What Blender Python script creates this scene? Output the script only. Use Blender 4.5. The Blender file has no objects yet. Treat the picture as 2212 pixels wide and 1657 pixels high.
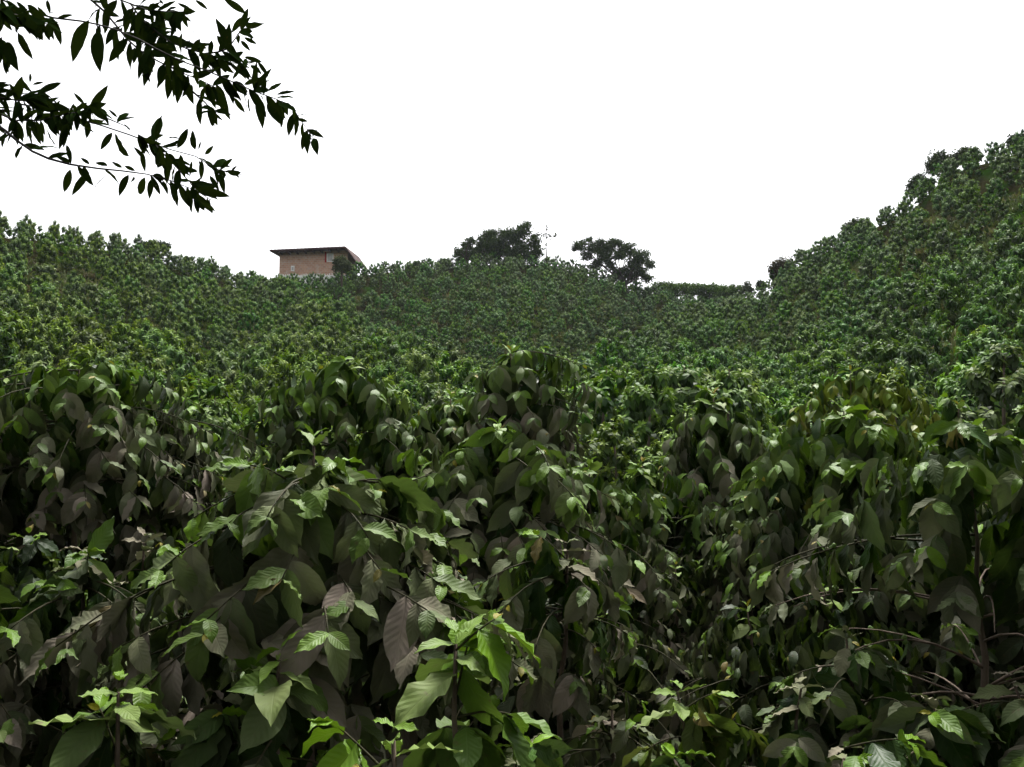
import bpy, math, random
import numpy as np
from mathutils import Vector

rng = np.random.default_rng(11)
random.seed(11)
R = math.radians
scene = bpy.context.scene
col = scene.collection

# ------------------------------------------------------------------ camera
PITCH = R(5.0)
F, CX, CY = 2170.0, 1106.0, 828.5          # focal length / centre of a 2212 x 1657 frame
CAMZ = 1.75
cam = bpy.data.cameras.new('camera')
cam.sensor_width = 36.0
cam.lens = 36.0 * F / 2212.0
cam.clip_start, cam.clip_end = 0.05, 3000.0
camo = bpy.data.objects.new('camera', cam)
camo.location = (0, 0, CAMZ)
camo.rotation_euler = (R(90) + PITCH, 0, 0)
col.objects.link(camo)
scene.camera = camo


def at(px, py, Y):
    x, u = (px - CX) / F, (CY - py) / F
    dy = math.cos(PITCH) - math.sin(PITCH) * u
    dz = math.sin(PITCH) + math.cos(PITCH) * u
    return np.array([x / dy * Y, Y, CAMZ + dz / dy * Y])


def project(x, y, z):
    z = z - CAMZ
    d = y * math.cos(PITCH) + z * math.sin(PITCH)
    u = -y * math.sin(PITCH) + z * math.cos(PITCH)
    return CX + F * x / d, CY - F * u / d


# ------------------------------------------------------------------ object helpers
def link(o, parent=None):
    col.objects.link(o)
    if parent:
        o.parent = parent
    return o


def tag(o, label=None, cat=None, group=None, kind=None):
    for k, v in (('label', label), ('category', cat), ('group', group), ('kind', kind)):
        if v:
            o[k] = v
    return o


def empty(name, loc, rz=0.0):
    o = bpy.data.objects.new(name, None)
    o.empty_display_size = 0.2
    o.location = loc
    o.rotation_euler = (0, 0, rz)
    return link(o)


def copy_tree(o, parent=None):
    c = o.copy()
    link(c, parent)
    for ch in list(o.children):
        copy_tree(ch, c)
    return c


def mesh_from(name, V, Fc, mat, smooth=True, uv=None, tint=None, mats=None, midx=None):
    """V (n,3) array, Fc list/array of quads or a list of mixed faces"""
    me = bpy.data.meshes.new(name)
    V = np.asarray(V, dtype=np.float32)
    if isinstance(Fc, np.ndarray):
        n, k = Fc.shape
        me.vertices.add(len(V))
        me.vertices.foreach_set('co', V.ravel())
        me.loops.add(n * k)
        me.loops.foreach_set('vertex_index', Fc.astype(np.int32).ravel())
        me.polygons.add(n)
        me.polygons.foreach_set('loop_start', np.arange(0, n * k, k, dtype=np.int32))
        me.polygons.foreach_set('loop_total', np.full(n, k, dtype=np.int32))
        me.update(calc_edges=True)
        if uv is not None:
            lay = me.uv_layers.new(name='UVMap')
            lay.data.foreach_set('uv', np.asarray(uv, dtype=np.float32)[Fc.ravel()].ravel())
    else:
        me.from_pydata([tuple(map(float, v)) for v in V], [], [tuple(map(int, f)) for f in Fc])
    if tint is not None:
        a = me.attributes.new('tint', 'FLOAT_COLOR', 'POINT')
        a.data.foreach_set('color', np.asarray(tint, dtype=np.float32).ravel())
    me.polygons.foreach_set('use_smooth', np.full(len(me.polygons), smooth, dtype=bool))
    for m in (mats or [mat]):
        me.materials.append(m)
    if midx is not None:
        me.polygons.foreach_set('material_index', np.asarray(midx, dtype=np.int32))
    me.update()
    return me


def obj(name, me, parent=None):
    return link(bpy.data.objects.new(name, me), parent)


# ------------------------------------------------------------------ materials
def nodes_of(name):
    m = bpy.data.materials.new(name)
    m.use_nodes = True
    nt = m.node_tree
    nt.nodes.clear()
    return m, nt, nt.nodes, nt.links


def N(nt, t, **kw):
    n = nt.nodes.new(t)
    for k, v in kw.items():
        setattr(n, k, v)
    return n


def math_n(nt, op, a, b=None, c=None, clamp=False):
    n = N(nt, 'ShaderNodeMath', operation=op, use_clamp=clamp)
    for i, v in enumerate((a, b, c)):
        if v is None:
            continue
        if isinstance(v, (int, float)):
            n.inputs[i].default_value = v
        else:
            nt.links.new(v, n.inputs[i])
    return n.outputs[0]


def mix_c(nt, fac, a, b, mode='MIX'):
    n = N(nt, 'ShaderNodeMix', data_type='RGBA', blend_type=mode)
    for i, v in ((0, fac), (6, a), (7, b)):
        if isinstance(v, (int, float)):
            n.inputs[i].default_value = v
        elif isinstance(v, tuple):
            n.inputs[i].default_value = v if len(v) == 4 else v + (1,)
        else:
            nt.links.new(v, n.inputs[i])
    return n.outputs[2]


def leaf_material(name, dust_col=(0.255, 0.212, 0.175), rough=0.42, transl=0.2, veins=1.0, vary=0.0, spec=0.5):
    m, nt, nd, lk = nodes_of(name)
    out = N(nt, 'ShaderNodeOutputMaterial')
    att = N(nt, 'ShaderNodeAttribute', attribute_name='tint')
    tc = N(nt, 'ShaderNodeTexCoord')
    uv = N(nt, 'ShaderNodeSeparateXYZ')
    lk.new(tc.outputs['UV'], uv.inputs[0])
    nz = N(nt, 'ShaderNodeTexNoise')
    nz.inputs['Scale'].default_value = 28.0
    nz.inputs['Detail'].default_value = 4.0
    lk.new(tc.outputs['Object'], nz.inputs['Vector'])
    colr = att.outputs['Color']
    if vary:
        oi = N(nt, 'ShaderNodeObjectInfo')
        hs = N(nt, 'ShaderNodeHueSaturation')
        lk.new(colr, hs.inputs['Color'])
        lk.new(math_n(nt, 'MULTIPLY_ADD', oi.outputs['Random'], 0.05 * vary, 0.5 - 0.032 * vary), hs.inputs['Hue'])
        r2 = math_n(nt, 'FRACT', math_n(nt, 'MULTIPLY', oi.outputs['Random'], 17.3))
        lk.new(math_n(nt, 'MULTIPLY_ADD', r2, 0.7 * vary, 1.0 - 0.35 * vary), hs.inputs['Value'])
        r3 = math_n(nt, 'FRACT', math_n(nt, 'MULTIPLY', oi.outputs['Random'], 53.7))
        lk.new(math_n(nt, 'MULTIPLY_ADD', r3, 0.4 * vary, 1.0 - 0.25 * vary), hs.inputs['Saturation'])
        colr = hs.outputs['Color']
    # vein pattern
    au = math_n(nt, 'ABSOLUTE', math_n(nt, 'SUBTRACT', uv.outputs['X'], 0.5))
    ph = math_n(nt, 'MULTIPLY', math_n(nt, 'SUBTRACT', uv.outputs['Y'], math_n(nt, 'MULTIPLY', au, 0.42)), 10.0)
    tri = math_n(nt, 'ABSOLUTE', math_n(nt, 'SUBTRACT', math_n(nt, 'FRACT', ph), 0.5))      # 0 mid .. 0.5 on a vein
    lat = math_n(nt, 'MULTIPLY', math_n(nt, 'SUBTRACT', tri, 0.40, clamp=True), 9.0, clamp=True)
    mid = math_n(nt, 'SUBTRACT', 1.0, math_n(nt, 'MULTIPLY', au, 28.0), clamp=True)
    vein = math_n(nt, 'MAXIMUM', math_n(nt, 'MULTIPLY', lat, 0.55), mid)
    # dust settles unevenly on the leaf
    dn = N(nt, 'ShaderNodeTexNoise')
    dn.inputs['Scale'].default_value = 9.0
    dn.inputs['Detail'].default_value = 6.0
    dn.inputs['Roughness'].default_value = 0.65
    lk.new(tc.outputs['Object'], dn.inputs['Vector'])
    dfac = math_n(nt, 'MULTIPLY', att.outputs['Alpha'], math_n(nt, 'MULTIPLY_ADD', dn.outputs['Fac'], 1.5, 0.25), clamp=True)
    mott = mix_c(nt, math_n(nt, 'MULTIPLY', nz.outputs['Fac'], 0.35), colr, (0.012, 0.032, 0.004), 'MIX')
    veined = mix_c(nt, math_n(nt, 'MULTIPLY', vein, 0.11 * veins), mott, (0.20, 0.24, 0.09))
    sp = N(nt, 'ShaderNodeTexNoise')
    sp.inputs['Scale'].default_value = 55.0
    sp.inputs['Detail'].default_value = 2.0
    lk.new(tc.outputs['Object'], sp.inputs['Vector'])
    spots = math_n(nt, 'MULTIPLY', math_n(nt, 'SUBTRACT', sp.outputs['Fac'], 0.66, clamp=True), 7.0, clamp=True)
    veined = mix_c(nt, math_n(nt, 'MULTIPLY', spots, 0.7), veined, (0.09, 0.05, 0.02))
    dusty = mix_c(nt, dfac, veined, dust_col)
    pr = N(nt, 'ShaderNodeBsdfPrincipled')
    lk.new(dusty, pr.inputs['Base Color'])
    lk.new(math_n(nt, 'MULTIPLY_ADD', dfac, 0.45, rough), pr.inputs['Roughness'])
    lk.new(math_n(nt, 'MULTIPLY_ADD', dfac, -0.4 * spec / 0.5, spec), pr.inputs['Specular IOR Level'])
    # quilted surface between the veins
    if veins:
        hgt = math_n(nt, 'ADD', math_n(nt, 'MULTIPLY', math_n(nt, 'SUBTRACT', 0.5, tri), math_n(nt, 'MINIMUM', math_n(nt, 'MULTIPLY', au, 5.0), 1.0)),
                     math_n(nt, 'MULTIPLY', mid, -0.35))
        hgt = math_n(nt, 'ADD', hgt, math_n(nt, 'MULTIPLY', nz.outputs['Fac'], 0.35))
        bp = N(nt, 'ShaderNodeBump')
        bp.inputs['Strength'].default_value = 0.30 * veins
        bp.inputs['Distance'].default_value = 0.004
        lk.new(hgt, bp.inputs['Height'])
        lk.new(bp.outputs[0], pr.inputs['Normal'])
    tr = N(nt, 'ShaderNodeBsdfTranslucent')
    lk.new(mix_c(nt, 0.35, dusty, (0.10, 0.16, 0.01)), tr.inputs['Color'])
    ms = N(nt, 'ShaderNodeMixShader')
    lk.new(math_n(nt, 'MULTIPLY', math_n(nt, 'SUBTRACT', 1.0, math_n(nt, 'MULTIPLY', dfac, 0.8)), transl), ms.inputs[0])
    lk.new(pr.outputs[0], ms.inputs[1])
    lk.new(tr.outputs[0], ms.inputs[2])
    lk.new(ms.outputs[0], out.inputs['Surface'])
    return m


def rough_material(name, c1, c2, scale=6.0, rough=0.9, bump=0.4, stretch=(1, 1, 1), c3=None, spec=0.2):
    m, nt, nd, lk = nodes_of(name)
    out = N(nt, 'ShaderNodeOutputMaterial')
    tc = N(nt, 'ShaderNodeTexCoord')
    mp = N(nt, 'ShaderNodeMapping')
    mp.inputs['Scale'].default_value = stretch
    lk.new(tc.outputs['Object'], mp.inputs[0])
    nz = N(nt, 'ShaderNodeTexNoise')
    nz.inputs['Scale'].default_value = scale
    nz.inputs['Detail'].default_value = 8.0
    nz.inputs['Roughness'].default_value = 0.65
    lk.new(mp.outputs[0], nz.inputs['Vector'])
    f = math_n(nt, 'MULTIPLY', math_n(nt, 'SUBTRACT', nz.outputs['Fac'], 0.32, clamp=True), 2.8, clamp=True)
    c = mix_c(nt, f, c1, c2)
    if c3:
        n2 = N(nt, 'ShaderNodeTexNoise')
        n2.inputs['Scale'].default_value = scale * 0.23
        n2.inputs['Detail'].default_value = 5.0
        lk.new(tc.outputs['Object'], n2.inputs['Vector'])
        c = mix_c(nt, math_n(nt, 'MULTIPLY', math_n(nt, 'SUBTRACT', n2.outputs['Fac'], 0.48, clamp=True), 6.0, clamp=True), c, c3)
    pr = N(nt, 'ShaderNodeBsdfPrincipled')
    lk.new(c, pr.inputs['Base Color'])
    pr.inputs['Roughness'].default_value = rough
    pr.inputs['Specular IOR Level'].default_value = spec
    bp = N(nt, 'ShaderNodeBump')
    bp.inputs['Strength'].default_value = bump
    bp.inputs['Distance'].default_value = 0.02
    lk.new(nz.outputs['Fac'], bp.inputs['Height'])
    lk.new(bp.outputs[0], pr.inputs['Normal'])
    lk.new(pr.outputs[0], out.inputs['Surface'])
    return m


M_LEAF = leaf_material('dusty_coffee_leaf', spec=0.14)
M_HILL = leaf_material('hillside_coffee_leaf', dust_col=(0.12, 0.13, 0.10), rough=0.5, transl=0.25, veins=0.0, vary=1.0, spec=0.10)
M_TREE = leaf_material('tree_leaf', dust_col=(0.05, 0.06, 0.03), rough=0.6, transl=0.10, veins=0.0, spec=0.03)
M_SHADE = leaf_material('shade_tree_leaf', dust_col=(0.03, 0.04, 0.02), rough=0.8, transl=0.08, veins=0.0, spec=0.0)
M_BARK = rough_material('coffee_bark', (0.07, 0.05, 0.038), (0.17, 0.13, 0.10), 30, 0.9, 0.5, (1, 1, 0.25))
M_TWIG = rough_material('green_twig', (0.025, 0.03, 0.01), (0.06, 0.05, 0.025), 40, 0.8, 0.3)
M_TBARK = rough_material('tree_bark', (0.04, 0.03, 0.025), (0.10, 0.08, 0.065), 14, 0.95, 0.6, (1, 1, 0.3))
M_SOIL = rough_material('hill_soil', (0.008, 0.010, 0.003), (0.020, 0.017, 0.007), 2.4, 1.0, 0.8, c3=(0.012, 0.030, 0.004), spec=0.0)
M_DBARK = rough_material('dark_twig', (0.010, 0.008, 0.006), (0.03, 0.025, 0.02), 30, 0.95, 0.3)
M_BERRY = rough_material('green_berry', (0.07, 0.14, 0.03), (0.12, 0.18, 0.04), 20, 0.4, 0.05)

# ------------------------------------------------------------------ terrain
RIDGE = [(-1500, 360, 58), (-700, 385, 58), (-300, 436, 60), (0, 480, 62), (150, 500, 66), (300, 528, 72), (450, 570, 80),
         (560, 597, 88), (700, 602, 94), (760, 580, 97), (830, 572, 98), (1000, 560, 100), (1110, 553, 100),
         (1200, 562, 100), (1290, 586, 100), (1400, 625, 104), (1500, 648, 107), (1600, 646, 104), (1650, 628, 98),
         (1672, 588, 82), (1720, 556, 78), (1800, 512, 73), (1900, 462, 69), (1960, 438, 67), (2000, 398, 65), (2040, 352, 64),
         (2110, 328, 62), (2211, 295, 60), (2500, 240, 58), (3300, 180, 56)]
r_az = np.array([math.atan2(at(p, q, 1)[0], 1.0) for p, q, r in RIDGE])
r_R = np.array([float(r) for p, q, r in RIDGE])
r_z = np.array([CAMZ + (at(p, q, 1)[2] - CAMZ) * r * math.cos(a) - 0.75 for (p, q, r), a in zip(RIDGE, r_az)])


SPUR = [(480, 575, 80, 0), (580, 604, 78, 1), (700, 652, 68, 1), (830, 728, 54, 1), (960, 800, 40, 1), (1080, 850, 30, 0.6), (1110, 855, 29, 0.6),
        (1250, 815, 37, 1), (1350, 757, 50, 1), (1450, 700, 62, 1), (1560, 655, 74, 1), (1635, 632, 80, 1), (1665, 600, 80, 0)]
s_az = np.array([math.atan2(at(p, q, 1)[0], 1.0) for p, q, r, k in SPUR])
s_R = np.array([float(r) for p, q, r, k in SPUR])
s_z = np.array([CAMZ + (at(p, q, 1)[2] - CAMZ) * r * math.cos(a) - 0.75 for (p, q, r, k), a in zip(SPUR, s_az)])
s_k = np.array([float(k) for p, q, r, k in SPUR])


def sstep(a, b, x):
    t = np.clip((x - a) / (b - a), 0, 1)
    return t * t * (3 - 2 * t)


def ground(x, y):
    x, y = np.asarray(x, float), np.asarray(y, float)
    r = np.hypot(x, y) + 1e-6
    a = np.arctan2(x, y)
    Rr, zr = np.interp(a, r_az, r_R), np.interp(a, r_az, r_z)
    zr = zr * (0.8 + 0.2 * sstep(R(115), R(62), np.abs(a)))  # unseen slope behind the camera, raised to block low skylight
    base = 0.5 * sstep(2.0, 8.0, r) * sstep(R(110), R(70), np.abs(a))
    Rs, zs = np.interp(a, s_az, s_R), np.interp(a, s_az, s_z)
    k = np.interp(a, s_az, s_k)
    t = np.clip((r - 7) / (Rr - 7), 0, 1)
    plain = base + (zr - base) * t ** 1.75
    # the side slopes end in spurs in front of the far hill
    t1 = np.clip((r - 7) / (Rs - 7), 0, 1)
    dip = zs - 3.8 * sstep(0, 7, r - Rs)
    t2 = np.clip((r - Rs - 5) / np.maximum(Rr - Rs - 5, 3), 0, 1)
    spur = np.where(r < Rs, base + (zs - base) * t1 ** 1.55, dip + (zr - zs + 3.8) * t2 ** 1.2)
    z = plain * (1 - k) + spur * k
    z = z - 0.12 * np.clip(r - Rr - 8, 0, 90)
    bump = 0.22 * np.sin(x * .21 + 1.3) * np.sin(y * .17 + .4) + 0.12 * np.sin(x * .53 - y * .31) + 0.07 * np.sin(x * .9 + y * 1.1)
    return z + bump * sstep(9, 22, r) * sstep(0, 12, Rr - r)


def terrain():
    az = np.concatenate([np.arange(-180, -48, 3.0), np.arange(-48, 48, 0.4), np.arange(48, 180, 3.0)])
    rad = np.concatenate([[0.3], np.arange(1, 12, 0.5), np.arange(12, 130, 1.0), [140, 160, 200, 300, 500, 900]])
    A, Q = np.meshgrid(np.radians(az), rad)
    X, Y = np.sin(A) * Q, np.cos(A) * Q
    Z = ground(X, Y)
    n, k = A.shape
    V = np.stack([X, Y, Z], -1).reshape(-1, 3)
    i, j = np.meshgrid(np.arange(n - 1), np.arange(k), indexing='ij')
    j2 = (j + 1) % k
    Fq = np.stack([i * k + j, i * k + j2, (i + 1) * k + j2, (i + 1) * k + j], -1).reshape(-1, 4)[:, ::-1].copy()
    cap = len(V)
    me_f = [tuple(f) for f in Fq]
    V = np.vstack([V, [[0, 0, 0]]])
    me_f += [(cap, j, (j + 1) % k) for j in range(k)]
    o = obj('hillside_ground', mesh_from('hillside_ground', V, me_f, M_SOIL))
    tag(o, kind='structure')


terrain()


# ------------------------------------------------------------------ leaf clouds
def leaf_templates(nu, nv, n, ratio=0.44, wave=0.03, fold=0.12, bend=(0.2, 1.1), tip=True):
    out = []
    for q in range(n):
        v = np.linspace(0, 1, nv + 1)
        u = np.linspace(-1, 1, nu + 1)
        w = np.sin(np.pi * np.clip(v, 0, 1) ** 0.85) ** 0.8
        if tip:
            w = w * (1 - 0.55 * sstep(0.72, 0.95, v)) + 0.0
        w = ratio * 0.5 * w * rng.uniform(0.88, 1.12)
        w[0] = 0.012
        w[-1] = 0.004
        th = rng.uniform(*bend) * (v ** 1.2)
        dv = np.gradient(v)
        yy = np.cumsum(np.cos(th) * dv)
        zz = -np.cumsum(np.sin(th) * dv)
        yy -= yy[0]
        zz -= zz[0]
        U, Vv = np.meshgrid(u, v)
        W = w[:, None]
        fo = rng.uniform(0.4, 1.6) * fold
        edge = wave * rng.uniform(0.5, 1.5) * np.sin(2 * np.pi * (rng.uniform(2.6, 4.4) * Vv + rng.uniform(0, 1) + 0.15 * (U > 0))) * np.abs(U) ** 2
        edge *= sstep(0.03, 0.2, Vv)
        tw = rng.normal(0, 0.35) * Vv
        lx = U * W
        lz = np.abs(U) * W * fo * 2 + edge
        x = lx * np.cos(tw) - lz * np.sin(tw) + rng.normal(0, 0.05) * Vv ** 2
        z0 = lx * np.sin(tw) + lz * np.cos(tw)
        thv = th[:, None]
        y = yy[:, None] + z0 * np.sin(thv)
        z = zz[:, None] + z0 * np.cos(thv)
        P = np.stack([x, y, z], -1).reshape(-1, 3)
        uv = np.stack([(U + 1) / 2, Vv], -1).reshape(-1, 2)
        i, j = np.meshgrid(np.arange(nv), np.arange(nu), indexing='ij')
        k = nu + 1
        Fq = np.stack([i * k + j, i * k + j + 1, (i + 1) * k + j + 1, (i + 1) * k + j], -1).reshape(-1, 4)
        out.append((P, uv, Fq))
    return out


T_NEAR = leaf_templates(4, 10, 20, wave=0.04, bend=(0.1, 1.2))
T_SECOND = leaf_templates(2, 8, 14, wave=0.035)
T_MID = leaf_templates(2, 6, 10, wave=0.03)
T_FAR = leaf_templates(2, 3, 8, ratio=0.38, wave=0.0, fold=0.25, bend=(0.3, 1.0))
T_TREE = leaf_templates(2, 7, 8, ratio=0.28, wave=0.012, fold=0.08, bend=(0.0, 0.6), tip=False)
T_BLOB = leaf_templates(2, 2, 6, ratio=0.6, wave=0.0, fold=0.2, bend=(0.1, 0.9), tip=False)


class Cloud:
    def __init__(s):
        s.p, s.d, s.n, s.l, s.c = [], [], [], [], []

    def add(s, p, d, n, l, c):
        s.p.append(p); s.d.append(d); s.n.append(n); s.l.append(l); s.c.append(c)

    def arrays(s, T):
        p, d, n = np.array(s.p), np.array(s.d), np.array(s.n)
        l, c = np.array(s.l), np.array(s.c)
        d = d / np.linalg.norm(d, axis=1, keepdims=True)
        n = n - d * np.sum(n * d, 1, keepdims=True)
        n = n / (np.linalg.norm(n, axis=1, keepdims=True) + 1e-9)
        s_ = np.cross(d, n)
        var = rng.integers(0, len(T), len(p))
        Vs, Us, Fs, Cs, off = [], [], [], [], 0
        for q in range(len(T)):
            m = var == q
            k = m.sum()
            if not k:
                continue
            P, uv, Fq = T[q]
            X = p[m][:, None] + l[m][:, None, None] * (P[None, :, :1] * s_[m][:, None] + P[None, :, 1:2] * d[m][:, None] + P[None, :, 2:] * n[m][:, None])
            Vs.append(X.reshape(-1, 3))
            Us.append(np.tile(uv, (k, 1)))
            Fs.append((Fq[None] + (np.arange(k) * len(P))[:, None, None] + off).reshape(-1, 4))
            Cs.append(np.repeat(c[m], len(P), 0))
            off += k * len(P)
        return np.vstack(Vs), np.vstack(Us), np.vstack(Fs), np.vstack(Cs)

    def mesh(s, name, T, mat):
        V, U, Fq, C = s.arrays(T)
        return mesh_from(name, V, Fq, mat, True, U, C)


def tube(pts, r0, r1, sides=6, wob=0.0):
    pts = np.asarray(pts, float)
    n = len(pts)
    V, Fc = [], []
    T = np.gradient(pts, axis=0)
    T /= np.linalg.norm(T, axis=1, keepdims=True) + 1e-9
    ref = np.array([0.0, 0, 1]) if abs(T[0][2]) < 0.8 else np.array([1.0, 0, 0])
    A = np.cross(T[0], ref)
    for i in range(n):
        A = A - T[i] * A.dot(T[i])
        A /= np.linalg.norm(A) + 1e-9
        B = np.cross(T[i], A)
        rr = (r0 + (r1 - r0) * i / (n - 1)) * (1 + rng.normal(0, wob))
        for k in range(sides):
            a = 2 * math.pi * k / sides
            V.append(pts[i] + rr * (math.cos(a) * A + math.sin(a) * B))
    for i in range(n - 1):
        for k in range(sides):
            k2 = (k + 1) % sides
            Fc.append((i * sides + k, i * sides + k2, (i + 1) * sides + k2, (i + 1) * sides + k))
    Fc.append(tuple(range(sides - 1, -1, -1)))
    Fc.append(tuple((n - 1) * sides + k for k in range(sides)))
    return V, Fc


def tubes(list_):
    V, Fc = [], []
    for a in list_:
        v, f = tube(*a)
        o = len(V)
        V += v
        Fc += [tuple(i + o for i in g) for g in f]
    return V, Fc


ZUP = np.array([0.0, 0.0, 1.0])


def unit(v):
    return v / (np.linalg.norm(v) + 1e-9)


YOUNG = np.array([0.145, 0.280, 0.010])
GREEN = np.array([0.042, 0.128, 0.006])
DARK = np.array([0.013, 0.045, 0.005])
YELLOW = np.array([0.32, 0.24, 0.02])


def coffee(H, Rm, leaf=0.12, k=0.2, dust=0.75, young=0.3, droop=1.0, zmin=0.15, ytint=0.0, top=GREEN, old=DARK, tipyellow=0.3,
           sp=0.155, bare=0.0, pairs=6, rag=0.13, spray=0.0, skirt=0.6, erect=1):
    """leaves, trunk and branches of one coffee bush, base at the origin: every branch end carries drooping
    pairs of leaves, and the ends lie over a rounded mound; bare = share of the height with leafless branches"""
    C = Cloud()
    nT = 12
    ts = np.linspace(0, 1, nT)
    wig = rng.normal(0, 0.010, (nT, 2)).cumsum(0)
    trunk = np.stack([wig[:, 0], wig[:, 1], ts * H], -1)
    lob = rng.uniform(0, 6.28, 3)

    def on_trunk(z):
        f = np.clip(z / H, 0, 1)
        return np.array([np.interp(f, ts, trunk[:, i]) for i in range(3)])

    def leaf_at(p, T, S, sgn, j, hf, sz, tuft):
        age = min(1.0, j / 3.0)
        dr = (0.12 + 1.45 * droop * age) * rng.uniform(0.5, 1.4)
        dirv = unit(S * sgn * (0.9 - 0.35 * age) + T * (0.8 - 0.4 * age) - ZUP * dr + rng.normal(0, 0.2, 3))
        out = unit(np.array([p[0], p[1], 0.001]))
        nrm = ZUP * (1.0 - 0.8 * age) + out * (0.4 + 0.8 * age) + rng.normal(0, 0.3, 3)
        l = leaf * sz * (rng.uniform(0.72, 1.15) if rng.random() > .12 else rng.uniform(1.05, 1.25))
        reach = 0.3 + 4 * young * (0.35 + 1.3 * hf ** 5)
        yg = max(0.0, 1 - j / reach) * (0.3 + 0.8 * hf) * max(tuft, hf ** 6)
        base = old + (top - old) * (0.15 + 0.2 * rng.random() + 0.7 * hf ** 3 * rng.random())
        c = base * (1 - yg) + YOUNG * yg * rng.uniform(0.65, 1.1)
        if j < 1 and rng.random() < tipyellow * 0.45 * hf:
            c = c * 0.25 + YELLOW * 0.75
            l *= 0.5
        if ytint:
            w = ytint * rng.random()
            c = c * (1 - w) + np.array([0.15, 0.16, 0.012]) * w
        if rng.random() < 0.003:
            c = np.array([0.16, 0.12, 0.03])
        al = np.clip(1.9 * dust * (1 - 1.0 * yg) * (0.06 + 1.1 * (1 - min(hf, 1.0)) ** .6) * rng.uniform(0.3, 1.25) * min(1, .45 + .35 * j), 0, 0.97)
        if j > 2 or (H - p[2]) > skirt + .12 and not bare:    # inner and lower leaves: older, less dusty; gap shade put into their darker colour
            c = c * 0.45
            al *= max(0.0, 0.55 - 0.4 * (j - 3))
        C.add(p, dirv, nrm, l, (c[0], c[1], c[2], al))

    branches = []
    d = 0.03
    ang = rng.uniform(0, 6.28)
    while H - d > zmin:
        rho0 = Rm * (1 - math.exp(-d / k)) * (1 + 0.12 * d)
        nb = max(2, int(2 * math.pi * max(rho0, .05) / sp))
        hollow = d > skirt * 1.0 and not bare
        isbare = (d / H) > 1 - bare or hollow
        if isbare:
            nb = max(2, nb // (6 if hollow else 3))
            rho0 *= .7 if hollow else 1
        for q in range(nb):
            az = ang + 2 * math.pi * q / nb + rng.normal(0, .18)
            rho = rho0 * (1 + .12 * math.sin(2 * az + lob[0] + d * 3) + .09 * math.sin(3 * az + lob[1] - 4 * d)) * max(.5, rng.normal(1, rag))
            ze = H - d + rng.normal(0, .03)
            zs = ze + (rho * rng.uniform(.05, .35) if d > .12 else -rng.uniform(.03, .10))
            zs = min(zs, H - .01)
            if spray or isbare:
                zs = ze - rho * rng.uniform(-.1, .25)
            p0 = on_trunk(zs)
            pe = np.array([rho * math.cos(az), rho * math.sin(az), ze])
            o = np.array([math.cos(az), math.sin(az), 0.0])
            pm = p0 * .45 + pe * .55 + ZUP * rho * rng.uniform(.12, .3) + np.array([-o[1], o[0], 0]) * rng.normal(0, .06) * rho
            n = 7
            tt = np.linspace(0, 1, n)[:, None]
            pts = (1 - tt) ** 2 * p0 + 2 * tt * (1 - tt) * pm + tt ** 2 * pe
            L = float(np.sum(np.linalg.norm(np.diff(pts, axis=0), axis=1)))
            if not hollow:
                branches.append((pts, 0.0020 + 0.0042 * L, 0.0015, isbare))
            tuft = rng.uniform(.3, 1.0) if rng.random() > .25 else 0.15
            npair = pairs if not isbare else rng.integers(0, 3) + 3 * hollow
            sp_ = min(.05, .85 * L / max(1, npair))
            for j in range(npair):
                f = 1 - (j - .3 * min(j, 2)) * sp_ * rng.uniform(.85, 1.15) / max(L, .02)
                if f < 0.02:
                    break
                x = f * (n - 1)
                i0 = min(int(x), n - 2)
                p = pts[i0] + (pts[i0 + 1] - pts[i0]) * (x - i0)
                T = unit(pts[i0 + 1] - pts[i0])
                S = unit(np.cross(T, ZUP) + 1e-4)
                if j % 2:
                    S = unit(S + 0.5 * np.cross(S, T) * rng.choice([-1, 1]))
                sz = 0.5 + 0.5 * min(1, j / 2.0)
                for sgn in (-1, 1):
                    if rng.random() < .9:
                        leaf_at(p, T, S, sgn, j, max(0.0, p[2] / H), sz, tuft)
        ang += 2.4
        d += sp * rng.uniform(.55, .85)
    p = on_trunk(H)
    a0 = rng.uniform(0, 3.14)
    for lv in range(4):
        a0 += 1.57 + rng.normal(0, .25)
        for s in (0, math.pi):
            e = ([1.5, .7, .25, -.1] if erect else [.5, .2, -.1, -.4])[lv] + rng.normal(0, .3)
            dd = np.array([math.cos(a0 + s), math.sin(a0 + s), e]) + rng.normal(0, .2, 3)
            nn = ZUP - .4 * e * np.array([math.cos(a0 + s), math.sin(a0 + s), 0]) + rng.normal(0, .25, 3)
            cc = YOUNG * rng.uniform(0.75, 1.1) if lv or not erect or rng.random() > 0.3 else YELLOW * 0.8
            da = 0.05 + .1 * lv
            if not erect and young < .35:
                cc, da = cc * .45, min(.9, dust * rng.uniform(.3, .9))
            C.add(p - ZUP * 0.022 * lv, dd, nn, leaf * (0.35 + 0.2 * lv) * rng.uniform(.8, 1.2), (cc[0], cc[1], cc[2], da))
    return C, trunk, branches


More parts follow.
